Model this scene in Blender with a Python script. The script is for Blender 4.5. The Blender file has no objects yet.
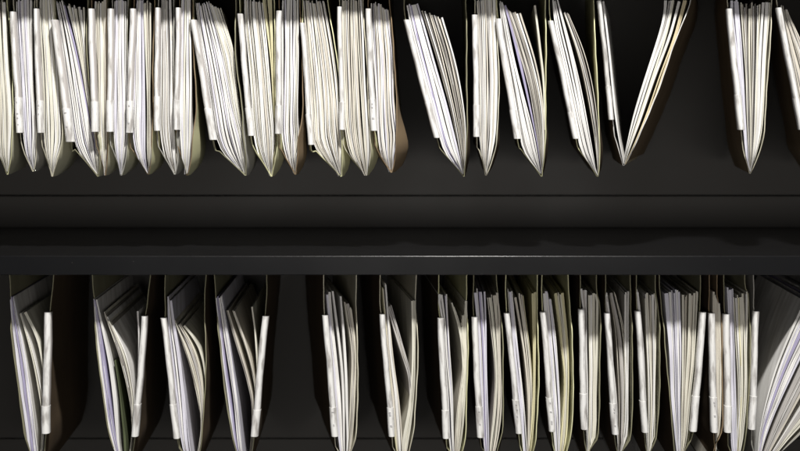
import bpy, math, random
from mathutils import Vector
rnd = random.Random(11)
scene = bpy.context.scene
C = scene.collection

# ------------------------------------------------------------------ camera / scale
D = 1.70            # camera to the plane of the file fronts
K = 0.0012          # metres per reference unit on that plane
ZC = 0.1582         # camera height above the shelf
def wx(px): return (px - 400.0) * K
def wz(py): return ZC - (py - 121.0) * K

# ------------------------------------------------------------------ materials
def new_mat(name):
    m = bpy.data.materials.new(name); m.use_nodes = True
    nt = m.node_tree; b = nt.nodes['Principled BSDF']
    return m, nt, b

def paper_mat(name, col, lo=0.72, rough=0.7, streak=2600, trans=0.0):
    m, nt, b = new_mat(name)
    uv = nt.nodes.new('ShaderNodeUVMap'); uv.uv_map = 'UVMap'
    mp = nt.nodes.new('ShaderNodeMapping'); mp.inputs['Scale'].default_value = (streak, 9, 1)
    nz = nt.nodes.new('ShaderNodeTexNoise'); nz.inputs['Scale'].default_value = 1.0
    nz.inputs['Detail'].default_value = 3
    nt.links.new(uv.outputs[0], mp.inputs[0]); nt.links.new(mp.outputs[0], nz.inputs['Vector'])
    cr = nt.nodes.new('ShaderNodeValToRGB')
    cr.color_ramp.elements[0].position = .33; cr.color_ramp.elements[1].position = .6
    cr.color_ramp.elements[0].color = (col[0]*lo, col[1]*lo*.98, col[2]*lo*.95, 1)
    cr.color_ramp.elements[1].color = (*col, 1)
    nt.links.new(nz.outputs['Fac'], cr.inputs[0])
    tc = nt.nodes.new('ShaderNodeTexCoord')
    n2 = nt.nodes.new('ShaderNodeTexNoise'); n2.inputs['Scale'].default_value = 22; n2.inputs['Detail'].default_value = 5
    nt.links.new(tc.outputs['Object'], n2.inputs['Vector'])
    mr = nt.nodes.new('ShaderNodeMapRange'); mr.inputs[1].default_value = .3; mr.inputs[2].default_value = .7
    mr.inputs[3].default_value = .86; mr.inputs[4].default_value = 1.04
    nt.links.new(n2.outputs['Fac'], mr.inputs[0])
    mx = nt.nodes.new('ShaderNodeMix'); mx.data_type = 'RGBA'; mx.blend_type = 'MULTIPLY'; mx.inputs[0].default_value = 1
    nt.links.new(cr.outputs[0], mx.inputs[6]); nt.links.new(mr.outputs[0], mx.inputs[7])
    nt.links.new(mx.outputs[2], b.inputs['Base Color'])
    b.inputs['Roughness'].default_value = rough
    b.inputs['Specular IOR Level'].default_value = .3
    bp = nt.nodes.new('ShaderNodeBump'); bp.inputs['Strength'].default_value = .25; bp.inputs['Distance'].default_value = .0006
    nt.links.new(nz.outputs['Fac'], bp.inputs['Height']); nt.links.new(bp.outputs[0], b.inputs['Normal'])
    return m

P = {
 'W': paper_mat('white_paper', (.86,.85,.83), lo=.66),
 'B': paper_mat('lavender_white_paper', (.74,.73,.82)),
 'V': paper_mat('violet_paper', (.42,.39,.56)),
 'C': paper_mat('cream_paper', (.76,.74,.64)),
 'T': paper_mat('beige_paper', (.66,.62,.54)),
 'G': paper_mat('grey_paper', (.50,.48,.46)),
 'Y': paper_mat('yellow_manila', (.74,.70,.46)),
 'N': paper_mat('green_paper', (.10,.12,.06)),
 'M': paper_mat('manila_board', (.66,.57,.38)),
 'D': paper_mat('dark_grey_paper', (.30,.28,.25)),  # dark grey sheets mixed in among paler ones
}
def board(name, col): return paper_mat(name, col, lo=.85, rough=.8, streak=500)
BD = {
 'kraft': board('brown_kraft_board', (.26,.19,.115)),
 'dkraft': board('dark_brown_kraft_board', (.10,.068,.038)),
 'olive': board('olive_cream_board', (.62,.61,.46)),
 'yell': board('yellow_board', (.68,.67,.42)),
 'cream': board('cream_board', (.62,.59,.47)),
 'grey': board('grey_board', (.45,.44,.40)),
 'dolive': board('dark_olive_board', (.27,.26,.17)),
 'white': board('white_board', (.76,.75,.73)),
}

def metal(name, col, rough, bump=.15):
    m, nt, b = new_mat(name)
    tc = nt.nodes.new('ShaderNodeTexCoord')
    nz = nt.nodes.new('ShaderNodeTexNoise'); nz.inputs['Scale'].default_value = 900; nz.inputs['Detail'].default_value = 2
    nt.links.new(tc.outputs['Object'], nz.inputs['Vector'])
    bp = nt.nodes.new('ShaderNodeBump'); bp.inputs['Strength'].default_value = bump; bp.inputs['Distance'].default_value = .0003
    nt.links.new(nz.outputs['Fac'], bp.inputs['Height']); nt.links.new(bp.outputs[0], b.inputs['Normal'])
    n2 = nt.nodes.new('ShaderNodeTexNoise'); n2.inputs['Scale'].default_value = 6; n2.inputs['Detail'].default_value = 6
    nt.links.new(tc.outputs['Object'], n2.inputs['Vector'])
    cr = nt.nodes.new('ShaderNodeValToRGB')
    cr.color_ramp.elements[0].position = .3; cr.color_ramp.elements[1].position = .7
    cr.color_ramp.elements[0].color = (*[c*.85 for c in col], 1); cr.color_ramp.elements[1].color = (*[c*1.12 for c in col], 1)
    nt.links.new(n2.outputs['Fac'], cr.inputs[0])
    # dust specks
    vo = nt.nodes.new('ShaderNodeTexVoronoi'); vo.inputs['Scale'].default_value = 80
    nt.links.new(tc.outputs['Object'], vo.inputs['Vector'])
    lt = nt.nodes.new('ShaderNodeMath'); lt.operation = 'LESS_THAN'; lt.inputs[1].default_value = .03
    nt.links.new(vo.outputs['Distance'], lt.inputs[0])
    ms = nt.nodes.new('ShaderNodeMath'); ms.operation = 'MULTIPLY'; ms.inputs[1].default_value = .25
    nt.links.new(lt.outputs[0], ms.inputs[0])
    mx = nt.nodes.new('ShaderNodeMix'); mx.data_type = 'RGBA'
    nt.links.new(ms.outputs[0], mx.inputs[0]); nt.links.new(cr.outputs[0], mx.inputs[6]); mx.inputs[7].default_value = (.25,.24,.22,1)
    nt.links.new(mx.outputs[2], b.inputs['Base Color'])
    mr = nt.nodes.new('ShaderNodeMapRange'); mr.inputs[3].default_value = rough*.8; mr.inputs[4].default_value = rough*1.25
    nt.links.new(n2.outputs['Fac'], mr.inputs[0]); nt.links.new(mr.outputs[0], b.inputs['Roughness'])
    return m
PANEL = metal('charcoal_powder_coat', (.046,.043,.039), .55)
SHELF = metal('black_shelf_paint', (.007,.007,.0075), .22, .05)
SHELF.node_tree.nodes['Principled BSDF'].inputs['Specular IOR Level'].default_value = .7
STEEL = metal('dark_steel', (.06,.06,.06), .4)

m, nt, b = new_mat('matte_black'); b.inputs['Base Color'].default_value = (.006,.006,.006,1); b.inputs['Roughness'].default_value = .95; b.inputs['Specular IOR Level'].default_value = .05
MATTE = m
def holder_mat():
    m, nt, b = new_mat('plastic_label_strip')
    uv = nt.nodes.new('ShaderNodeUVMap'); uv.uv_map = 'UVMap'
    mp = nt.nodes.new('ShaderNodeMapping'); mp.inputs['Scale'].default_value = (380, 36, 1)
    nt.links.new(uv.outputs[0], mp.inputs[0])
    nz = nt.nodes.new('ShaderNodeTexNoise'); nz.inputs['Scale'].default_value = 1; nz.inputs['Detail'].default_value = 4
    nt.links.new(mp.outputs[0], nz.inputs['Vector'])
    cr = nt.nodes.new('ShaderNodeValToRGB')
    e = cr.color_ramp.elements; e[0].position = .34; e[0].color = (.40,.38,.36,1); e[1].position = .52; e[1].color = (.80,.79,.77,1)
    nt.links.new(nz.outputs['Fac'], cr.inputs[0])
    nt.links.new(cr.outputs[0], b.inputs['Base Color'])
    b.inputs['Roughness'].default_value = .38
    b.inputs['Coat Weight'].default_value = .7; b.inputs['Coat Roughness'].default_value = .12
    bp = nt.nodes.new('ShaderNodeBump'); bp.inputs['Strength'].default_value = .3; bp.inputs['Distance'].default_value = .0009
    nt.links.new(nz.outputs['Fac'], bp.inputs['Height']); nt.links.new(bp.outputs[0], b.inputs['Normal'])
    nt.links.new(bp.outputs[0], b.inputs['Coat Normal'])
    return m
HOLD = holder_mat()
m, nt, b = new_mat('frosted_plastic_side')
b.inputs['Base Color'].default_value = (.50,.47,.45,1); b.inputs['Roughness'].default_value = .35; b.inputs['Coat Weight'].default_value = .5
FROST = m
m, nt, b = new_mat('clear_plastic_sleeve')
b.inputs['Base Color'].default_value = (.9,.9,.88,1); b.inputs['Roughness'].default_value = .12
b.inputs['Transmission Weight'].default_value = 1; b.inputs['IOR'].default_value = 1.25
CLEAR = m
m, nt, b = new_mat('pencil_grey_ink'); b.inputs['Base Color'].default_value = (.5,.49,.5,1); b.inputs['Roughness'].default_value = .8
INK = m

# ------------------------------------------------------------------ mesh helpers
def mesh_obj(name, verts, faces, mats, parent=None, uvs=None, fmat=None, smooth=None):
    me = bpy.data.meshes.new(name)
    me.from_pydata(verts, [], faces)
    if not isinstance(mats, (list, tuple)): mats = [mats]
    for mm in mats: me.materials.append(mm)
    if fmat: me.polygons.foreach_set('material_index', fmat)
    if uvs:
        l = me.uv_layers.new(name='UVMap')
        for lp in me.loops: l.data[lp.index].uv = uvs[lp.vertex_index]
    if smooth:
        me.polygons.foreach_set('use_smooth', [True]*len(me.polygons))
        me.set_sharp_from_angle(angle=math.radians(smooth))
    me.update()
    o = bpy.data.objects.new(name, me); C.objects.link(o)
    if parent: o.parent = parent
    return o
def empty(name, loc, label, cat, group=None, kind=None):
    o = bpy.data.objects.new(name, None); C.objects.link(o); o.location = loc
    o.empty_display_size = .02
    o['label'] = label; o['category'] = cat
    if group: o['group'] = group
    if kind: o['kind'] = kind
    return o

def catmull(pts, n):
    """smooth resample of a polyline by arc length"""
    p = [Vector((a, b)) for a, b in pts]
    if len(p) == 2:
        return [p[0].lerp(p[1], i/(n-1)) for i in range(n)]
    ext = [p[0]*2-p[1]] + p + [p[-1]*2-p[-2]]
    dense = []
    for i in range(1, len(ext)-2):
        a, b_, c, d = ext[i-1], ext[i], ext[i+1], ext[i+2]
        for k in range(12):
            t = k/12
            dense.append(.5*((2*b_)+(c-a)*t+(2*a-5*b_+4*c-d)*t*t+(3*b_-a-3*c+d)*t**3))
    dense.append(p[-1])
    L = [0]
    for i in range(1, len(dense)): L.append(L[-1]+(dense[i]-dense[i-1]).length)
    out = []; j = 0
    for i in range(n):
        s = L[-1]*i/(n-1)
        while j < len(L)-2 and L[j+1] < s: j += 1
        f = (s-L[j])/max(1e-9, L[j+1]-L[j])
        out.append(dense[j].lerp(dense[j+1], min(1, max(0, f))))
    return out

def normals2(pts):
    ns = []
    for i in range(len(pts)):
        a = pts[max(0, i-1)]; b_ = pts[min(len(pts)-1, i+1)]
        d = (b_-a); d.normalize() if d.length > 1e-9 else None
        ns.append(Vector((-d.y, d.x)))
    return ns

def slab(name, cl, th, ys, yfront, shift, mats, parent, origin, fm_side=None, uoff=0, smooth=40):
    """thin curved sheet: cl = centre line (x,z) in metres, th = thickness per point,
    ys = depth fractions 0..1 list -> y values, yfront(i) front y, shift(i,f) x offset"""
    n = len(cl); m = len(ys); ns = normals2(cl)
    V = []; U = []
    s = 0; S = [0]
    for i in range(1, n): s += (cl[i]-cl[i-1]).length; S.append(s)
    for side in (-1, 1):
        for i in range(n):
            y0 = yfront(i)
            for j, f in enumerate(ys):
                y = y0 + (ys[-1]-y0)*(f/ys[-1]) if ys[-1] else y0
                q = cl[i] + ns[i]*side*th[i]*.5
                V.append((q.x+shift(i, y)-origin[0], y-origin[1], q.y-origin[2]))
                # u runs across thickness at the front, along depth inside
                U.append((uoff + side*th[i]*.5 + (y-y0)*.02, S[i]))
    def id_(sd, i, j): return sd*n*m + i*m + j
    F = []; FM = []
    for i in range(n-1):
        for j in range(m-1):
            F.append((id_(0,i,j), id_(0,i,j+1), id_(0,i+1,j+1), id_(0,i+1,j))); FM.append(fm_side[0] if fm_side else 0)
            F.append((id_(1,i,j), id_(1,i+1,j), id_(1,i+1,j+1), id_(1,i,j+1))); FM.append(fm_side[1] if fm_side else 0)
        F.append((id_(0,i,0), id_(0,i+1,0), id_(1,i+1,0), id_(1,i,0))); FM.append(fm_side[2] if fm_side else 0)
        F.append((id_(0,i,m-1), id_(1,i,m-1), id_(1,i+1,m-1), id_(0,i+1,m-1))); FM.append(fm_side[2] if fm_side else 0)
    for j in range(m-1):
        F.append((id_(0,0,j), id_(1,0,j), id_(1,0,j+1), id_(0,0,j+1))); FM.append(fm_side[2] if fm_side else 0)
        F.append((id_(0,n-1,j), id_(0,n-1,j+1), id_(1,n-1,j+1), id_(1,n-1,j))); FM.append(fm_side[2] if fm_side else 0)
    return mesh_obj(name, V, F, mats, parent, U, FM, smooth)

def lerpx(pts, y):
    for a, b in zip(pts, pts[1:]):
        if a[1] <= y <= b[1]: return a[0]+(b[0]-a[0])*(y-a[1])/(b[1]-a[1])
    return pts[-1][0]
def W2(p): return Vector((wx(p[0]), wz(p[1])))

# ------------------------------------------------------------------ hanging file
DEPTH = .315
ORD = ['leftmost','second','third','fourth','fifth','sixth','seventh','eighth','ninth','tenth','eleventh','twelfth',
       'thirteenth','fourteenth','fifteenth','sixteenth','seventeenth','eighteenth','nineteenth','twentieth','twenty-first','twenty-second']

def make_file(row, idx, lab, tip, R, papers, L=None, out='kraft', inn='cream', yaw=0, bulge=7, look='', plook='', w=6.5, side='L', yawR=0, fac=None):
    base = 300 if row else 0
    rowname = 'lower row' if row else 'upper row'
    place = ORD[idx] + ('' if idx == 0 else ' from left') + ', ' + rowname
    org = (wx(tip[0]), .02, wz(tip[1]))
    root = empty('hanging_file', org, 'hanging file, %s, %s' % (look, place), 'hanging file', 'hanging files in the %s' % rowname)
    xt, yt, xb, yb = lab; w = w-.5
    auto = [(xt+w*.5, base-36), (xt+w*.5, yt+2), (xb+w*.5, yb), (xb+w*.8+.06*(tip[0]-xb-w*.5), base+149), (xb+w*.8+.50*(tip[0]-xb-w*.5), base+163), tip]
    if side == 'L':
        Lp = L or auto; Rp = [(R[0][0], base-36)] + R
    else:
        Rp = R or auto; Rp = [(Rp[0][0], base-36)] + Rp if Rp[0][1] > base-30 else Rp
        Lp = [(L[0][0], base-36)] + L
    if Lp[0][1] > base-30: Lp = [(Lp[0][0], base-36)] + Lp
    if row == 0 and idx < 15:
        Rp = [q for q in Rp if q[1] < 125] + [(max(lerpx(g[1], y) for g in papers)+1.6, y) for y in (138, 158)] + [Rp[-1]]
    nl = 34
    lp = catmull([W2(q) for q in Lp], nl); rp = catmull([W2(q) for q in Rp], nl)
    cl = lp[:-1] + [Vector((wx(tip[0])-.0004, wz(tip[1]))), Vector((wx(tip[0])+.0006, wz(tip[1])))] + list(reversed(rp[:-1]))
    ph = [rnd.uniform(0, 6.28) for _ in range(4)]
    for i, q in enumerate(cl):      # slight waviness of the board edge
        a = min(1, abs(i-(len(cl)-1)/2)/6)
        q.x += a*.0004*math.sin(i*.45+ph[0]) + a*.00018*math.sin(i*1.5+ph[1])
    n = len(cl)
    zt = wz(tip[1])
    def rel(i): return (cl[i].y - zt)/K      # units above the tip
    def yf(i):
        r = rel(i)
        y = .003 + .0007*math.sin(i*1.3+ph[2])
        if r < 38: y += .016*((38-r)/38)**1.15
        if r > 150: y += .012*min(1, (r-150)/14)
        return y
    half = n/2
    if fac is None: fac = .7 if row == 0 else .25
    yaw = yaw + (tip[0]-400)*.186*fac
    ky = yaw*K/DEPTH; bl = bulge*K*1.25
    kr = yawR*K/DEPTH
    def bprof(z):
        r = (z-zt)/K
        return math.exp(-((r-24)/30.0)**2)
    def shift(i, y):
        s = -1 if i < half-1 else (1 if i > half else 0)
        d = max(0, min(1, y/DEPTH))
        s2 = 1 if s > 0 else -.25 if s < 0 else .5
        return ky*y + (kr*y if s > 0 else 0) + s2*bl*bprof(cl[i].y)*min(1, max(0, y-yf(i))/.022)**.8*(1-.35*d)
    ys = [0, .02, .045, .08, .16, .24, DEPTH]
    slab('pocket', cl, [.0011]*n, ys, yf, shift, [BD[out], BD[inn], BD[inn]], root, org, fm_side=(0, 1, 2), uoff=rnd.random())
    # hanging bars along the two top edges of the pocket
    for e in (cl[0], cl[-1]):
        V = []; F = []
        for y in (.012, DEPTH+.02):
            for k in range(8):
                a = k/8*6.2832
                V.append((e.x+.0035*math.cos(a)-org[0]+ky*y*0, y-org[1], e.y+.0035*math.sin(a)-org[2]))
        for k in range(8): F.append((k, (k+1) % 8, 8+(k+1) % 8, 8+k))
        F.append(tuple(range(8))[::-1]); F.append(tuple(range(8, 16)))
        mesh_obj('hanging_bar', V, F, STEEL, root, [(0,0)]*16)
    # label holder: rounded plastic strip clipped over the front edge
    a = Vector((wx(xt), wz(yt))); b_ = Vector((wx(xb), wz(yb))); wd = w*K
    def strip(name, t0, t1, grow, mat, par, dep=.0058, yo=0):
        V = []; F = []; U = []; NS = 10; NL = 9; uo = rnd.random()*5
        dirv = (b_-a); ln = dirv.length
        for i in range(NL):
            t = t0+(t1-t0)*i/(NL-1)
            p = a.lerp(b_, t)
            wob = .00035*math.sin(t*7+ph[0]) + .00025*math.sin(t*17+ph[1])
            for k in range(NS):
                if k < 7:
                    an = math.pi*(k/6)
                    lx = -math.cos(an)*(wd/2+grow); ly = -math.sin(an)**.8*dep - grow
                else:
                    lx = (wd/2+grow)*(.9 if k == 7 else (.1 if k == 8 else -.9)); ly = .0055
                V.append((p.x+wd/2+lx+wob-org[0], ly+yo-org[1], p.y-org[2]))
                U.append((uo+k*.001, t*ln+uo))
        for i in range(NL-1):
            for k in range(NS):
                F.append((i*NS+k, (i+1)*NS+k, (i+1)*NS+(k+1) % NS, i*NS+(k+1) % NS))
        F.append(tuple(range(NS))); F.append(tuple(range((NL-1)*NS, NL*NS))[::-1])
        fk = (4, 5, 6, 7) if row == 0 and 0 < idx < 10 else (5, 6)
        if name == 'label_holder':
            fm = [1 if (f % NS) in fk else 0 for f in range((NL-1)*NS)] + [0, 0]
            return mesh_obj(name, V, F, [mat, FROST], par, U, fm, 50)
        return mesh_obj(name, V, F, mat, par, U, None, 50)
    h = strip('label_holder', 0, 1, 0, HOLD, root)
    js = rnd.uniform(.70, .78)
    strip('end_sleeve', js, .997, .0005, HOLD, h)
    # faint handwriting on the strip
    V = []; F = []
    t = js + .03; 
    while t < .93:
        p = a.lerp(b_, t); x0 = p.x + wd*rnd.uniform(.30, .42); x1 = p.x+wd*rnd.uniform(.5, .66)
        hh = rnd.uniform(.0005, .0022); k0 = len(V); y = -.0068
        for (xx, zz) in ((x0, p.y), (x1, p.y), (x1+.0003, p.y-hh), (x0+.0004, p.y-hh)):
            V.append((xx-org[0], y-org[1], zz-org[2]))
        for (xx, zz) in ((x0, p.y), (x1, p.y), (x1+.0003, p.y-hh), (x0+.0004, p.y-hh)):
            V.append((xx-org[0], y+.0005-org[1], zz-org[2]))
        F += [(k0, k0+3, k0+2, k0+1), (k0+4, k0+5, k0+6, k0+7), (k0, k0+1, k0+5, k0+4), (k0+1, k0+2, k0+6, k0+5), (k0+2, k0+3, k0+7, k0+6), (k0+3, k0, k0+4, k0+7)]
        t += rnd.uniform(.015, .14)
    if V and rnd.random() < .3: mesh_obj('handwriting', V, F, INK, h, [(0,0)]*len(V))
    # ---- papers: a stack of its own standing in the pocket
    proot = empty('paper_stack', org, '%s, %s file%s, %s' % (plook, ORD[idx], '' if idx == 0 else ' from left', rowname),
                  'paper stack', 'paper stacks standing in the hanging files')
    yrf = rnd.uniform(.0005, .012)
    zs = sorted([(q.y, q.x) for q in lp]); zr = sorted([(q.y, q.x) for q in rp])
    def at(lst, z):
        if z <= lst[0][0]: return lst[0][1]
        for k in range(len(lst)-1):
            if lst[k+1][0] >= z:
                f = (z-lst[k][0])/max(1e-6, lst[k+1][0]-lst[k][0]); return lst[k][1]*(1-f)+lst[k+1][1]*f
        return lst[-1][1]
    for gi, grp in enumerate(papers):
        A, B, cols, step = grp[:4]
        krf = grp[5] if len(grp) > 5 else 1
        if row == 0 and idx < 15: A = [(A[0][0], A[0][1]-5)] + A[1:]; B = [(B[0][0], B[0][1]-5)] + B[1:]
        if row == 1 and 6 < idx < 16 and gi > 0:      # run the rear sheets up under the shelf
            A = [(A[0][0], min(A[0][1], 297))] + A[1:]; B = [(B[0][0], min(B[0][1], 293))] + B[1:]
        if gi == 0 and side == 'L' and not L and abs(A[1][0]-(xt+(xb-xt)*(A[1][1]-yt)/(yb-yt)+w)) < 14:
            # the first sheets lie right against the label strip
            lx = lambda y: xt+(xb-xt)*(y-yt)/(yb-yt)+w-.6
            A2 = [(min(A[0][0], xt+w), A[0][1])]
            for yy in (yt+8, yt+45, yt+85, yb-4): A2.append((lx(yy), yy))
            A2 += [(lerpx(auto, base+154)+.8, base+154)] + [A[-1]]
            A = A2
        rag = grp[4] if len(grp) > 4 else 3.0
        NP = 22
        pa = catmull([W2(q) for q in A], NP); pb = catmull([W2(q) for q in B], NP)
        wmax = max((pa[i]-pb[i]).length for i in range(NP))/K
        cnt = max(1, int(round(wmax/step)))
        yrec0 = yrf + rnd.uniform(0, .002) + (rnd.uniform(.004, .018) if gi and row and idx > 6 and idx < 16 else 0)
        wts = [rnd.choice((rnd.uniform(.45, .9), rnd.uniform(.9, 2.1))) if cnt > 2 else 1 for _ in range(cnt)]
        tot = sum(wts)
        for s in range(cnt):
            t = (sum(wts[:s])+wts[s]*.5)/tot
            col = cols[s % len(cols)] if len(cols) > 3 else rnd.choice(cols)
            trim = int(max(0, rnd.gauss(0, rag*.25)))
            j1, j2 = rnd.uniform(-1, 1), rnd.uniform(-1, 1); w1 = rnd.uniform(2, 5); p1 = rnd.uniform(0, 6)
            c2 = []; th = []
            topz = rnd.uniform(-1, .3)*rag*K
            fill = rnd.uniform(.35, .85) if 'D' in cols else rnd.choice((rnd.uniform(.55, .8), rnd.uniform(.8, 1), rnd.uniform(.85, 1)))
            for i in range(NP):
                q = pa[i].lerp(pb[i], t)
                sp = (pa[i]-pb[i]).length*wts[s]/tot
                u = i/(NP-1)
                q = q + Vector((j1*sp*.6*math.sin(w1*u+p1)*(1-u*.6)+j2*.00045*math.sin(9*u+p1), 0))
                q.y += topz*(1-u)**3
                xl, xr = at(zs, q.y), at(zr, q.y)
                if xr-xl > .002: q.x = max(xl+.0009, min(xr-.0009, q.x))
                c2.append(q); th.append(max(.00012, min(sp*fill, .0046)))
            yr = yrec0 + abs(rnd.gauss(0, .0022))
            pj = rnd.uniform(0, 6)
            def yfp(i, yr=yr, pj=pj): 
                y = yr + .0006*math.sin(i*.9+pj)
                r = (c2[i].y - zt)/K
                if r < 18: y += .010*(18-r)/18
                return y
            rr = []
            for i in range(NP):
                xl, xr = at(zs, c2[i].y), at(zr, c2[i].y)
                rr.append(max(-1, min(1, ((c2[i].x-xl)/max(.002, xr-xl))*2-1)))
            def shp(i, y, rr=rr, c2=c2, krf=krf):
                d = max(0, min(1, y/DEPTH))
                k = rr[i]*.85 if rr[i] > 0 else rr[i]*.2
                return ky*y + kr*krf*y + k*bl*bprof(c2[i].y)*min(1, max(0, y-.004-.014*max(0, 1-(c2[i].y-zt)/K/38))/.022)**.8*(1-.35*d)
            bk = .297 + rnd.uniform(-.004, .004)
            o = slab('paper_sheet', c2, th, [0, .03, .08, .18, bk], yfp, shp, P[col], proot, org, uoff=rnd.random())
            nm = {'V': 'violet sheet', 'N': 'green sheet', 'Y': 'yellow manila sheet', 'M': 'buff manila folder leaf', 'C': 'cream sheet', 'T': 'beige sheet', 'G': 'grey sheet'}.get(col)
            if nm: o['label'] = nm
    for e in (root, proot):
        if len(e['label'].split()) > 16: print('LONG', e['label'])
    return root

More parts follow.
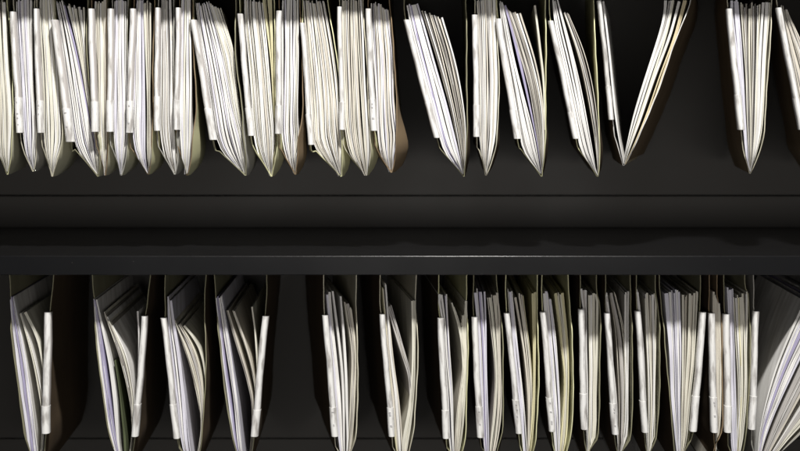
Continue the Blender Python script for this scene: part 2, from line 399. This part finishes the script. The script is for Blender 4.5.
# A file: (label strip, tip, right cover, paper groups, options).  Group = left edge line, right edge line, colours, spacing
U = [
 dict(lab=(-16,12,-9,133), tip=(6,175), out='olive', inn='yell', R=[(6,0),(10,30),(13,100),(16,140),(13,165),(6,175)],
   papers=[([(-7,5),(-4,60),(0,120),(5,172)],[(5,4),(8,60),(11,110),(8,172)],'CWCT',1.6)], bulge=5,
   look='cut by the photo edge, yellowish cream edge', plook='cream papers curving down'),
 dict(lab=(10,12,17,133), tip=(32,172), out='grey', inn='cream', R=[(34,0),(35,60),(37,110),(39,140),(38,160),(33,172)],
   papers=[([(17,3),(22,60),(25,110),(28,150),(31,170)],[(31,2),(33,60),(35,110),(34,150),(33,170)],'WBBW',1.7)],
   look='nearly upright strip with bluish white papers', plook='bluish white papers packed tight'),
 dict(lab=(33.5,9,38,133), tip=(51,177), out='olive', inn='cream', R=[(53,0),(58,50),(61,100),(61,140),(58,160),(51,177)], w=6,
   papers=[([(40,0),(44,60),(47,110),(48,150),(50,176)],[(52,-2),(58,60),(61,110),(60,140),(52,176)],'WCWC',1.9)],bulge=9,
   look='thick cream stack and greenish rounded bottom corner', plook='thick cream papers'),
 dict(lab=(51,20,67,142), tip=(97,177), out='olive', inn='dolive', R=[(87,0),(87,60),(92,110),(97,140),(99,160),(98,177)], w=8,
   papers=[([(55,6),(63,50),(72,100),(82,140),(95,175)],[(62,5),(74,50),(84,100),(91,140),(96,175)],'WBWW',2.0),
           ([(62,8),(74,50),(84,100),(91,140),(96,175)],[(64,8),(75.5,50),(85.2,100),(91.6,140),(96,175)],'V',3.0),
           ([(66,8),(77,50),(86,100),(92,140),(96,175)],[(83,12),(86,70),(91,110),(97,140),(98,175)],'WCCW',1.7)],
   look='strongly slanted strip beside a fan of white papers', plook='white papers with a violet streak, fanned'),
 dict(lab=(88,9,92,132), tip=(104,176), out='olive', inn='kraft', R=[(106,0),(107,60),(107,110),(108,140),(108,160),(105,176)], w=7,
   papers=[([(95,5),(98,60),(101,110),(102,150),(103,176)],[(106,5),(106,60),(106,120),(105,176)],'WCTC',1.6)],
   look='narrow, squeezed between its neighbours', plook='few cream papers'),
 dict(lab=(108,9,107,132), tip=(120,176), out='olive', inn='grey', R=[(127,0),(127,60),(127,110),(126,140),(125,160),(121,176)], w=7,
   papers=[([(114,4),(115,60),(117,110),(116,150),(119,175)],[(126,4),(126,60),(127,110),(125,150),(121,175)],'WBWW',1.7)],
   look='upright strip leaning hardly at all, white papers', plook='smooth white papers'),
 dict(lab=(130,9,126,133), tip=(147,175), out='yell', inn='kraft', R=[(154,0),(153,60),(153,110),(153,145),(152,162),(148,175)], w=7,
   papers=[([(137,3),(136,60),(137,110),(139,150),(145,174)],[(143,4),(144,60),(145,110),(145,150),(147,174)],'WB',1.8),
           ([(143,6),(145,60),(147,110),(147,150),(148,174)],[(152,6),(150,60),(150,110),(150,150),(148,174)],'CT',1.8)],
   look='strip tipped slightly left, tan inner board', plook='white and tan papers, slightly fanned'),
 dict(lab=(155,8,154.5,131), tip=(174,175), out='grey', inn='grey', R=[(173,0),(174,60),(175,110),(177,150),(178,165),(175,175)], w=6,
   papers=[([(162,2),(164,60),(165,100),(168,150),(172,173)],[(171,4),(173,60),(174,110),(176,150),(176,173)],'WTWG',1.5)],
   look='grey pointed bottom', plook='thin white and grey papers'),
 dict(lab=(176,8,174,130), tip=(186,176), out='yell', inn='kraft', R=[(192,0),(194,60),(196,110),(197,140),(194,162),(187,176)], w=6,
   papers=[([(182,-1),(183,60),(181,110),(182,150),(184,175)],[(191,-2),(192,60),(192,110),(191,140),(188,173)],'WBCW',1.6)],
   look='brown board edge at right, yellow-green bottom', plook='white papers beside a brown board'),
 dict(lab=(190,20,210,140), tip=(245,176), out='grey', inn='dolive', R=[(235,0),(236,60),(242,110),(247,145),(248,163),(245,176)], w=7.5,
   papers=[([(195,8),(205,50),(216,95),(224,135),(243,175)],[(208,6),(221,50),(230,95),(237,135),(244,175)],'WWBW',1.8),
           ([(208,8),(221,50),(230,95),(237,135),(244,175)],[(220,12),(234,50),(236,80),(241,130),(246,173)],'WCWC',1.6)],
   look='wide slanted fan with an open dark wedge above', plook='broad white papers with thin blue lines'),
 dict(lab=(237,14,248,136), tip=(271,177), out='yell', inn='yell', R=[(274,0),(275,60),(276,110),(278,145),(276,163),(271,177)], w=6.5,
   papers=[([(243,2),(250,50),(255,100),(259,140),(269,177)],[(262,5),(268,60),(272,110),(273,140),(271,176)],'WCWWT',1.6),
           ([(263,4),(270,60),(273,110),(274,140),(271,176)],[(272,0),(274,60),(275,110),(276,140),(272,176)],'Y',2.4)],
   look='yellow board edge at right, slanted strip', plook='white papers next to a yellow leaf'),
 dict(lab=(276,11,275.5,134), tip=(295,175), out='kraft', inn='kraft', R=[(300,0),(302,60),(303,110),(303,150),(300,165),(295,175)], w=6.5,
   papers=[([(283,2),(285,60),(288,110),(290,150),(293,174)],[(299,2),(299,50),(297,110),(296,150),(295,174)],'WBWWC',1.6)],
   look='straight white strip and brown outer board', plook='white papers shaded at the top'),
 dict(lab=(300,23,308.5,145), tip=(341,177), out='yell', inn='yell', R=[(327,0),(336,50),(340,90),(342,130),(345,155),(341,177)], w=5.5,
   papers=[([(303,4),(308,50),(314,100),(320,140),(338,177)],[(324,6),(333,50),(338,90),(340,130),(341,175)],'WTWCT',1.5)],
   look='lowest hanging strip of the crowded group, yellow board', plook='creased beige and cream papers'),
 dict(lab=(337,7,340,130), tip=(366,176), out='yell', inn='cream', R=[(363,0),(367,70),(370,130),(371,152),(369,165),(366,176)], w=5.5,
   papers=[([(346,3),(347,60),(350,110),(355,150),(364,176)],[(361,4),(364,60),(367,110),(369,150),(367,176)],'TCTWT',1.75)],
   look='flat white strip, dark gaps between its beige sheets', plook='loose beige papers with black gaps'),
 dict(lab=(365,9,371,131), tip=(391,173), out='kraft', inn='kraft', R=[(389,0),(393,40),(396,90),(397,130),(396,155),(392,173)], w=6.5, bulge=10, yaw=4,
   papers=[([(372,5),(376,50),(380,100),(384,140),(389,173)],[(388,12),(393,50),(394,100),(395,140),(392,172)],'WBTWT',1.6)],
   look='wide rough brown outside facing the empty gap', plook='white and beige papers shaded at the top'),
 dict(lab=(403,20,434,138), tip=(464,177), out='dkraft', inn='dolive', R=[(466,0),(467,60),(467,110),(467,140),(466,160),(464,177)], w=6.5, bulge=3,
   papers=[([(406,4),(421,50),(437,100),(450,140),(463,175)],[(418,3),(431,50),(446,100),(456,140),(464,175)],'WBVW',2.6,1),
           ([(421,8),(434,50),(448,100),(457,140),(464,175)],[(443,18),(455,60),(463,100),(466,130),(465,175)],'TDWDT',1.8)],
   look='leaning strip standing first right of the brown board', plook='leaning papers, white and violet in front of grey ones'),
 dict(lab=(472,15,474,137), tip=(486,176), out='dkraft', inn='cream', R=[(496,0),(498,50),(499,95),(497,138),(493,158),(487,176)], w=6.5, bulge=3,
   papers=[([(476,-2),(479,60),(482,110),(481,150),(484,172)],[(495,-2),(497,50),(498,90),(495,140),(487,175)],'WTWGWT',1.55)],
   look='upright bulging file with straight strip and pale papers', plook='upright white papers with fine grey lines'),
 dict(lab=(495,19,514,139), tip=(542,177), out='dkraft', inn='yell', R=[(546,0),(546,60),(546,110),(545,145),(544,160),(542,177)], w=7, bulge=3,
   papers=[([(499,1),(508,50),(518,90),(529,135),(541,174)],[(503,1),(513,50),(523,90),(534,135),(541,174)],'WW',2.0),
           ([(504,3),(515,50),(525,90),(535,135),(542,174)],[(505,5),(517,50),(527,90),(536,135),(542,174)],'V',2.5),
           ([(504,6),(518,50),(529,90),(537,135),(542,174)],[(522,14),(536,60),(543,100),(545,140),(543,174)],'TGDTW',1.7),
           ([(534,5),(539,45),(543,85),(544,130)],[(536,5),(541,45),(545,85),(545,130)],'C',2.0,0)],
   look='grey paper fan with thin yellow leaf apart', plook='fanned grey and white papers with one thin yellow leaf'),
 dict(lab=(548,21,573.5,139), tip=(598,177), out='dkraft', inn='yell', R=[(594,0),(596,50),(598,100),(600,140),(600,160),(599,177)], w=6, bulge=3,
   papers=[([(552,0),(566,50),(578,95),(588,138),(597,176)],[(558,-1),(572,50),(583,95),(591,138),(597,176)],'WW',2.2),
           ([(563,12),(578,55),(588,95),(594,135),(598,176)],[(569,12),(584,50),(594,90),(599,135),(599,176)],'TWDT',1.9)],
   look='slender leaning file before the wide gap', plook='slender leaning white papers in two clumps'),
 dict(L=[(600,-36),(601,3),(613,120),(617,142),(624,166)], lab=(597,1,609.5,120), tip=(624,166), out='kraft', inn='white', R=[(690,0),(672,50),(658,90),(644,125),(624,166)], w=5, bulge=0, yawR=32,
   papers=[([(665,0),(662,20),(649,60),(634,110),(627,140),(622,164)],[(680,0),(671,35),(657,75),(643,115),(631,145),(624,164)],'WGWCW',3.2,1,.86),
           ([(682,0),(673,35),(659,75),(645,115),(633,145),(624,164)],[(688,0),(676,40),(661,80),(648,118),(635,145),(625,165)],'M',4.0,0,.86),
           ([(601,1),(609,60),(615,112),(618,135),(623,164)],[(603,1),(611,60),(617,112),(619,135),(624,164)],'W',4,0,.5)],
   look='spread open in a wide V shape', plook='curved white papers and a buff folder leaning right'),
 dict(lab=(726,9,738,130), tip=(751,174), out='kraft', inn='cream', R=[(773,0),(769,60),(766,110),(763,140),(758,158),(752,174)], w=6.5, bulge=2,
   papers=[([(732,-1),(737,60),(742,110),(745,150),(749,172)],[(739,-1),(743,60),(746,110),(748,150),(750,172)],'BB',2.2),
           ([(741,2),(745,60),(747,110),(749,150),(750,172)],[(756,4),(755,60),(754,110),(753,150),(751,172)],'CTWD',1.9,5),
           ([(758,3),(756,60),(755,110),(753,150),(751,172)],[(771,2),(767,60),(765,110),(761,140),(752,172)],'WCWW',2.1,2)],
   look='standing alone between two dark gaps, brown left side', plook='loose cream and white papers with curled tops'),
 dict(lab=(776,8,799,130), tip=(820,176), out='kraft', inn='cream', R=[(850,0),(842,60),(836,110),(830,150),(820,176)], w=6, bulge=2,
   papers=[([(783,3),(790,40),(802,90),(812,140),(819,174)],[(790,12),(806,50),(820,90),(824,130),(821,174)],'TWTG',1.9)],
   look='cut by the right photo edge', plook='grey-beige papers curving away'),
]
def LC(x0, *pts): return [(x0,272)] + list(pts)
Lw = [
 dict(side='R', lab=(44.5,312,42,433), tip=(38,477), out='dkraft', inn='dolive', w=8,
   R=[(52,272),(51,285),(48,310),(46,400),(46,433),(43,455),(38,477)], L=[(7,272),(8,300),(14,360),(22,420),(29,455),(37,477)], bulge=2,
   papers=[([(8,299),(14,350),(21,410),(27,451),(34,474)],[(12,297),(22,350),(30,400),(35,445),(37,474)],'BVWBW',1.9,2),
           ([(18,314),(27,345),(36,385),(40,420),(38,470)],[(20,314),(30,345),(39,385),(42,420),(39,470)],'WC',2.0,1),
           ([(21,313),(31,332),(38,352),(42,385),(42,430)],[(24,313),(34,332),(40,352),(43,385),(42,430)],'C',3.0,1)],
   look='strip at right of its bluish papers', plook='bluish white papers with two loose leaves'),
 dict(side='R', lab=(142,316,132,436), tip=(126,477), out='dkraft', inn='dolive', w=7,
   R=[(149,272),(147,290),(144,320),(138,400),(135,436),(131,458),(127,477)], L=[(90,272),(92,300),(98,360),(106,420),(115,455),(125,477)], bulge=2,
   papers=[([(92,299),(97,350),(104,410),(109,435),(120,474)],[(96,300),(107,350),(115,400),(119,445),(124,474)],'WVBVW',2.3,2),
           ([(113,362),(117,385),(120,410),(123,451),(125,474)],[(114,362),(118,385),(121.5,410),(125,445),(126,474)],'N',5,1),
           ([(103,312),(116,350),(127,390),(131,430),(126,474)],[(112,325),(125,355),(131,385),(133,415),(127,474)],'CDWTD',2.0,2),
           ([(136,312),(137,340),(136,380),(134,430)],[(139,312),(139,340),(137,380),(135,430)],'W',4,0)],
   look='strip at right, dark green leaf inside', plook='violet striped papers, a green leaf and curved loose sheets'),
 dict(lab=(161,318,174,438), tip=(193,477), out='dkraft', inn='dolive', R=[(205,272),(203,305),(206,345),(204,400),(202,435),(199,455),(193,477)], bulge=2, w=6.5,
   papers=[([(166,297),(173,350),(180,400),(185,440),(191,474)],[(171,300),(178,350),(184,400),(188,440),(192,474)],'WBW',2.0),
           ([(173,322),(186,360),(196,400),(199,430),(193,474)],[(180,326),(194,352),(202,385),(202,430),(194,474)],'TCTGT',1.7),
           ([(183,328),(194,342),(201,358),(204,385)],[(184,326),(195,340),(203,358),(205,385)],'C',2,0)],
   look='strip at left, sheets sweeping right', plook='beige papers sweeping across a dark hollow'),
 dict(side='R', lab=(262,316,251,436), tip=(245,477), out='dkraft', inn='dolive', w=7.5,
   R=[(266,272),(266,300),(262,340),(257,400),(254,436),(251,456),(246,477)], L=[(213,272),(215,300),(221,360),(229,420),(236,455),(244,477)], bulge=2,
   papers=[([(215,298),(220,350),(227,400),(233,445),(241,474)],[(221,296),(230,350),(237,400),(241,445),(244,474)],'BVWBW',1.8,3),
           ([(225,311),(234,345),(246,385),(251,415),(247,474)],[(228,311),(239,345),(250,385),(253,415),(247,474)],'TD',2.0,1),
           ([(231,312),(241,340),(250,370),(254,400),(249,470)],[(234,312),(244,340),(252,370),(255,400),(250,470)],'TC',1.9,1),
           ([(251,308),(254,335),(255,370),(254,420)],[(253,308),(256,335),(257,370),(255,420)],'C',2,0)],
   look='strip facing the wide empty gap', plook='lavender striped papers and beige loose leaves'),
 dict(lab=(322,315,332,436), tip=(346,477), out='dkraft', inn='cream', R=[(358,272),(357,300),(358,350),(357,430),(352,452),(347,477)], bulge=2, yaw=-34, w=7,
   papers=[([(327,296),(332,350),(338,400),(341,440),(344,474)],[(334,292),(341,350),(345,400),(346,440),(346,474)],'BWB',2.6,2),
           ([(341,297),(344,350),(346,400),(347,440),(346,474)],[(343,297),(347,350),(349,400),(349,440),(347,474)],'W',3,1),
           ([(345,302),(352,350),(351,400),(349,440),(347,474)],[(353,310),(357,350),(356,400),(353,440),(348,474)],'TCTG',1.7,4)],
   look='first right of the empty gap', plook='tall bluish white sheets with beige ones behind'),
 dict(lab=(379,314,389,436), tip=(403,477), out='dkraft', inn='cream', R=[(418,272),(417,300),(418,360),(415,420),(410,450),(404,477)], bulge=2, yaw=-28, w=6.5,
   papers=[([(383,288),(390,350),(396,400),(400,440),(402,474)],[(386,284),(393,350),(400,400),(403,440),(403,474)],'TWY',1.8,4),
           ([(388,303),(397,340),(408,375),(410,400)],[(392,306),(402,340),(411,375),(412,400)],'GTG',1.5,6),
           ([(411,300),(412,360),(409,405),(403,440),(403,474)],[(416,300),(416,360),(413,415),(409,445),(404,474)],'CYC',1.8,2)],
   look='half empty with a dark hollow', plook='thin papers around a dark hollow'),
 dict(lab=(437,318,443,438), tip=(457,477), out='dkraft', inn='yell', R=[(468,272),(468,300),(468,360),(466,430),(463,452),(458,477)], bulge=2, yaw=-17, w=7,
   papers=[([(438,294),(443,350),(449,400),(452,440),(455,474)],[(449,296),(451,350),(454,400),(455,440),(456,474)],'WBWB',2.1,2),
           ([(452,304),(459,330),(463,360),(463,390)],[(455,304),(462,330),(465,360),(464,390)],'CT',1.5,5),
           ([(462,330),(464,370),(458,415),(456,450),(457,474)],[(467,300),(467,370),(465,420),(461,450),(457,474)],'CTC',1.6,4)],
   look='narrow, curled slips behind bluish papers', plook='bluish papers and a few curled cream slips'),
 dict(lab=(471,317,477,437), tip=(490,477), out='dkraft', inn='dolive', R=[(497,272),(499,300),(503,345),(503,420),(499,446),(491,477)], bulge=3, yaw=0, w=7,
   papers=[([(474,290),(478,350),(483,400),(486,440),(488,474)],[(485,288),(487,350),(488,400),(489,440),(489,474)],'BWVB',2.2,4),
           ([(488,325),(495,370),(494,405),(490,450),(490,474)],[(500,325),(502,370),(502,410),(497,445),(491,474)],'TCTC',1.7,3)],
   look='grey-green pocket with lavender sheet in the middle', plook='lavender and cream papers bulging at mid height'),
 dict(lab=(504,313,516,433), tip=(528,477), out='dkraft', inn='yell', R=[(538,272),(538,310),(539,370),(537,430),(534,452),(529,477)], bulge=2, yaw=0, w=6.5,
   papers=[([(508,290),(515,350),(521,400),(524,440),(527,474)],[(513,292),(520,350),(525,400),(527,440),(528,474)],'WBW',2.0,3),
           ([(516,318),(525,355),(528,400),(528,440),(528,474)],[(524,330),(532,360),(533,400),(531,440),(528,474)],'TCY',1.8,4),
           ([(533,300),(534,360),(533,410),(530,450),(528,474)],[(537,300),(537,360),(536,410),(533,445),(529,474)],'Y',1.9,2)],
   look='bright yellow right side', plook='white papers before bright yellow leaves'),
 dict(lab=(540,312,549,431), tip=(561,477), out='dkraft', inn='yell', R=[(569,272),(570,300),(573,345),(573,410),(571,437),(562,477)], bulge=2, yaw=0, w=6.5,
   papers=[([(544,290),(549,350),(554,400),(556,440),(559,474)],[(552,298),(558,350),(561,400),(561,440),(560,474)],'WBWB',2.2,4),
           ([(556,305),(562,345),(566,390),(562,440),(561,474)],[(566,312),(571,350),(571,400),(569,436),(562,474)],'CTY',1.8,5)],
   look='pale yellow edge and a stepped white strip top', plook='white and yellowish papers with ragged tops'),
 dict(lab=(578,309,581,429), tip=(588,477), out='dkraft', inn='dolive', R=[(598,272),(598,295),(601,312),(600,380),(598,437),(591,450),(588,477)], bulge=3, yaw=2, w=7,
   papers=[([(580,290),(583,350),(586,400),(587,440),(588,474)],[(588,291),(588,350),(589,400),(589,440),(588,474)],'WGW',2.0,2),
           ([(590,320),(590,400),(590,440),(588,474)],[(599,315),(599,400),(597,434),(589,474)],'CWCC',2.0,4)],
   look='highest hung strip of the row, nearly vertical', plook='smooth cream papers bulging right'),
 dict(lab=(604,313,612,434), tip=(620,477), out='dkraft', inn='dolive', R=[(632,272),(632,310),(633,370),(631,437),(624,450),(620,477)], bulge=3, yaw=2, w=6.5,
   papers=[([(603,292),(607,350),(614,400),(617,440),(619,474)],[(609,296),(613,350),(618,400),(619,440),(620,474)],'WGW',2.0,3),
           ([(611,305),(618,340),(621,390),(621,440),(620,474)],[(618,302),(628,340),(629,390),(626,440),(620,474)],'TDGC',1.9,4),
           ([(627,320),(627,400),(625,440),(620,474)],[(632,310),(631,400),(629,436),(621,474)],'CW',2.0,2)],
   look='crinkled strip and dark gaps between grey leaves', plook='grey and cream papers with dark gaps'),
 dict(lab=(635,311,642,432), tip=(649,477), out='dkraft', inn='dolive', R=[(657,272),(657,296),(660,318),(660,380),(657,437),(652,450),(649,477)], bulge=3, yaw=2, w=6.5,
   papers=[([(636,290),(640,350),(645,400),(647,440),(648,474)],[(641,293),(645,350),(648,400),(649,440),(649,474)],'WTW',2.0,2),
           ([(646,320),(649,360),(650,400),(650,440),(649,474)],[(659,320),(659,360),(658,410),(656,437),(650,474)],'CWCT',2.0,4)],
   look='pointed shadow on its broad cream papers', plook='broad cream papers under an olive board'),
 dict(side='R', lab=(700,312,690,431), tip=(680,477), out='dkraft', inn='dolive', w=7,
   R=[(702,272),(702,300),(700,340),(696,400),(694,433),(686,452),(681,477)], L=[(661,272),(662,300),(667,360),(672,420),(676,455),(680,477)], bulge=3, yaw=0,
   papers=[([(664,293),(669,350),(672,400),(677,450),(679,474)],[(682,290),(682,350),(681,400),(681,450),(680,474)],'BWBB',2.6,3),
           ([(684,300),(684,350),(683,400),(682,451),(680,474)],[(700,306),(697,350),(692,400),(688,440),(681,474)],'CTCT',1.9,5)],
   look='strip leaning against the next strip', plook='lavender sheets left and cream ones right'),
 dict(lab=(708,313,711,432), tip=(712,477), out='dkraft', inn='kraft', R=[(720,272),(719,296),(722,318),(723,400),(722,433),(716,446),(712,477)], bulge=3, yaw=0, w=7,
   papers=[([(714,290),(717,340),(718,400),(716,440),(712,474)],[(720,305),(722,350),(722,400),(720,434),(713,474)],'TCT',1.9,2)],
   look='thin file between two touching strips', plook='few cream papers in a thin file'),
 dict(lab=(723,314,725,432), tip=(738,477), out='dkraft', inn='dolive', R=[(747,272),(747,288),(751,300),(751,350),(749,400),(746,440),(739,477)], bulge=3, yaw=0, w=7,
   papers=[([(727,287),(730,340),(734,400),(735,440),(737,474)],[(734,290),(735,340),(737,400),(738,440),(738,474)],'BWB',2.0,2),
           ([(735,299),(738,350),(740,400),(738,440),(738,474)],[(750,302),(749,350),(748,400),(744,440),(739,474)],'CWCYC',2.0,4)],
   look='peaked cream papers under olive board', plook='cream papers with ragged peaked tops'),
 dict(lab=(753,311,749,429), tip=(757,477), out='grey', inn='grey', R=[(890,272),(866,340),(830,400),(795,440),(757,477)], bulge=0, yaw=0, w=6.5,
   papers=[([(803,300),(784,345),(768,395),(760,435),(757,472)],[(835,300),(810,345),(785,395),(768,435),(758,472)],'WWBWVW',3.2,3),
           ([(838,300),(812,345),(788,395),(771,435),(758,472)],[(850,310),(824,355),(800,400),(778,440),(759,474)],'WTG',2.6,3),
           ([(856,310),(830,360),(803,405),(781,440),(759,474)],[(870,320),(843,370),(813,415),(787,443),(760,475)],'CWG',3.6,3)],
   look='spread wide open to the right photo edge', plook='broad white and violet papers leaning far right'),
]
for i, f in enumerate(U): make_file(0, i, **f)
for i, f in enumerate(Lw): make_file(1, i, **f)

# ------------------------------------------------------------------ cabinet
cab = empty('filing_cabinet', (0, .2, -.36), 'black metal filing cabinet with open shelves holding the hanging files', 'filing cabinet')
CW = .66
def box(name, x0, x1, y0, y1, z0, z1, mat, par=cab, bev=.0015):
    V = [(x, y, z) for x in (x0, x1) for y in (y0, y1) for z in (z0, z1)]
    F = [(0,1,3,2),(4,6,7,5),(0,4,5,1),(2,3,7,6),(0,2,6,4),(1,5,7,3)]
    V = [(a-par.location.x, b-par.location.y, c-par.location.z) for a, b, c in V]
    o = mesh_obj(name, V, F, mat, par)
    if bev:
        md = o.modifiers.new('b', 'BEVEL'); md.width = bev; md.segments = 3
        for p in o.data.polygons: p.use_smooth = True
        md.harden_normals = True
    return o
def extr(name, prof, mat, x0=-CW, x1=CW):
    n = len(prof); V = []
    for x in (x0, x1):
        for (y, z) in prof: V.append((x-cab.location.x, y-cab.location.y, z-cab.location.z))
    F = [(i, (i+1) % n, n+(i+1) % n, n+i) for i in range(n)] + [tuple(range(n))[::-1], tuple(range(n, 2*n))]
    o = mesh_obj(name, V, F, mat, cab)
    md = o.modifiers.new('b', 'BEVEL'); md.width = .0004; md.segments = 2; md.limit_method = 'ANGLE'
    for p in o.data.polygons: p.use_smooth = True
    md.harden_normals = True
    if name == 'rear_ledge':
        o.modifiers.clear()
        for p in o.data.polygons: p.use_smooth = False
    if name == 'shelf': md.width = .0034; md.segments = 6
    return o
BY = .40
def bz(py, y=BY): return ZC - (py-121)*K*(D+y)/D
for r in (0, 1, -1):
    z0 = -.36*r
    # shelf: thin board with a folded front lip
    extr('shelf', [(-.040, z0), (-.0374, z0-.0225), (-.0359, z0-.0225), (-.0385, z0-.004), (.43, z0-.004), (.43, z0)], SHELF)
    # ledge at the back of the shelf
    if r >= 0:
        zs_ = bz(196.5)-.36*r
        extr('rear_ledge', [(BY+.02, zs_), (BY+.002, zs_), (BY+.002, z0+.0005), (BY+.02, z0+.0005)], PANEL)
        box('back_panel', -CW, CW, BY, BY+.004, zs_+.0026, z0+.3545, PANEL, bev=0)
        box('panel_backing', -CW, CW, BY+.01, BY+.014, z0-.01, z0+.3545, MATTE, bev=0)
    # hanging rails under the shelf above
    if r >= 0:
        for y in (.035, .30):
            box('hanging_rail', -CW, CW, y-.004, y+.004, z0+.3372, z0+.3476, STEEL)
for s in (-1, 1):
    box('side_panel', s*CW-(.004 if s < 0 else -.0005), s*CW+(-.0005 if s < 0 else .004), -.04, .43, -.75, .42, PANEL)

# ------------------------------------------------------------------ lights
def area(name, loc, target, size, power, col):
    l = bpy.data.lights.new(name, 'AREA'); l.shape = 'SQUARE'; l.size = size; l.energy = power; l.color = col
    o = bpy.data.objects.new(name, l); C.objects.link(o); o.location = loc
    o.rotation_euler = (Vector(target)-Vector(loc)).to_track_quat('-Z', 'Y').to_euler()
    return o
area('ceiling_lamp', (.18, -1.36, 1.95), (-.06, 0, .12), .15, 99, (1, .98, .945))
ff = area('front_fill', (.08, -1.9, -.05), (.03, .2, .05), .95, 9.5, (1, .95, .89))
ff.data.shape = 'RECTANGLE'; ff.data.size_y = .22
w = bpy.data.worlds.new('World'); scene.world = w; w.use_nodes = True
w.node_tree.nodes['Background'].inputs[0].default_value = (.9, .93, 1, 1)
w.node_tree.nodes['Background'].inputs[1].default_value = .065

# ------------------------------------------------------------------ camera
cd = bpy.data.cameras.new('Camera'); cam = bpy.data.objects.new('Camera', cd); C.objects.link(cam)
cam.location = (0, -D, ZC); cam.rotation_euler = (math.radians(90), 0, 0)
cd.sensor_width = 36; cd.lens = 36*(D/K)/800
cd.shift_y = -(225.5-121)/800
cd.clip_start = .05; cd.clip_end = 50
cd.dof.use_dof = True; cd.dof.focus_distance = D-.002; cd.dof.aperture_fstop = 4.5
scene.camera = cam
scene.render.engine = 'CYCLES'
scene.view_settings.view_transform = 'Standard'; scene.view_settings.look = 'None'
scene.view_settings.exposure = 0; scene.view_settings.gamma = 1
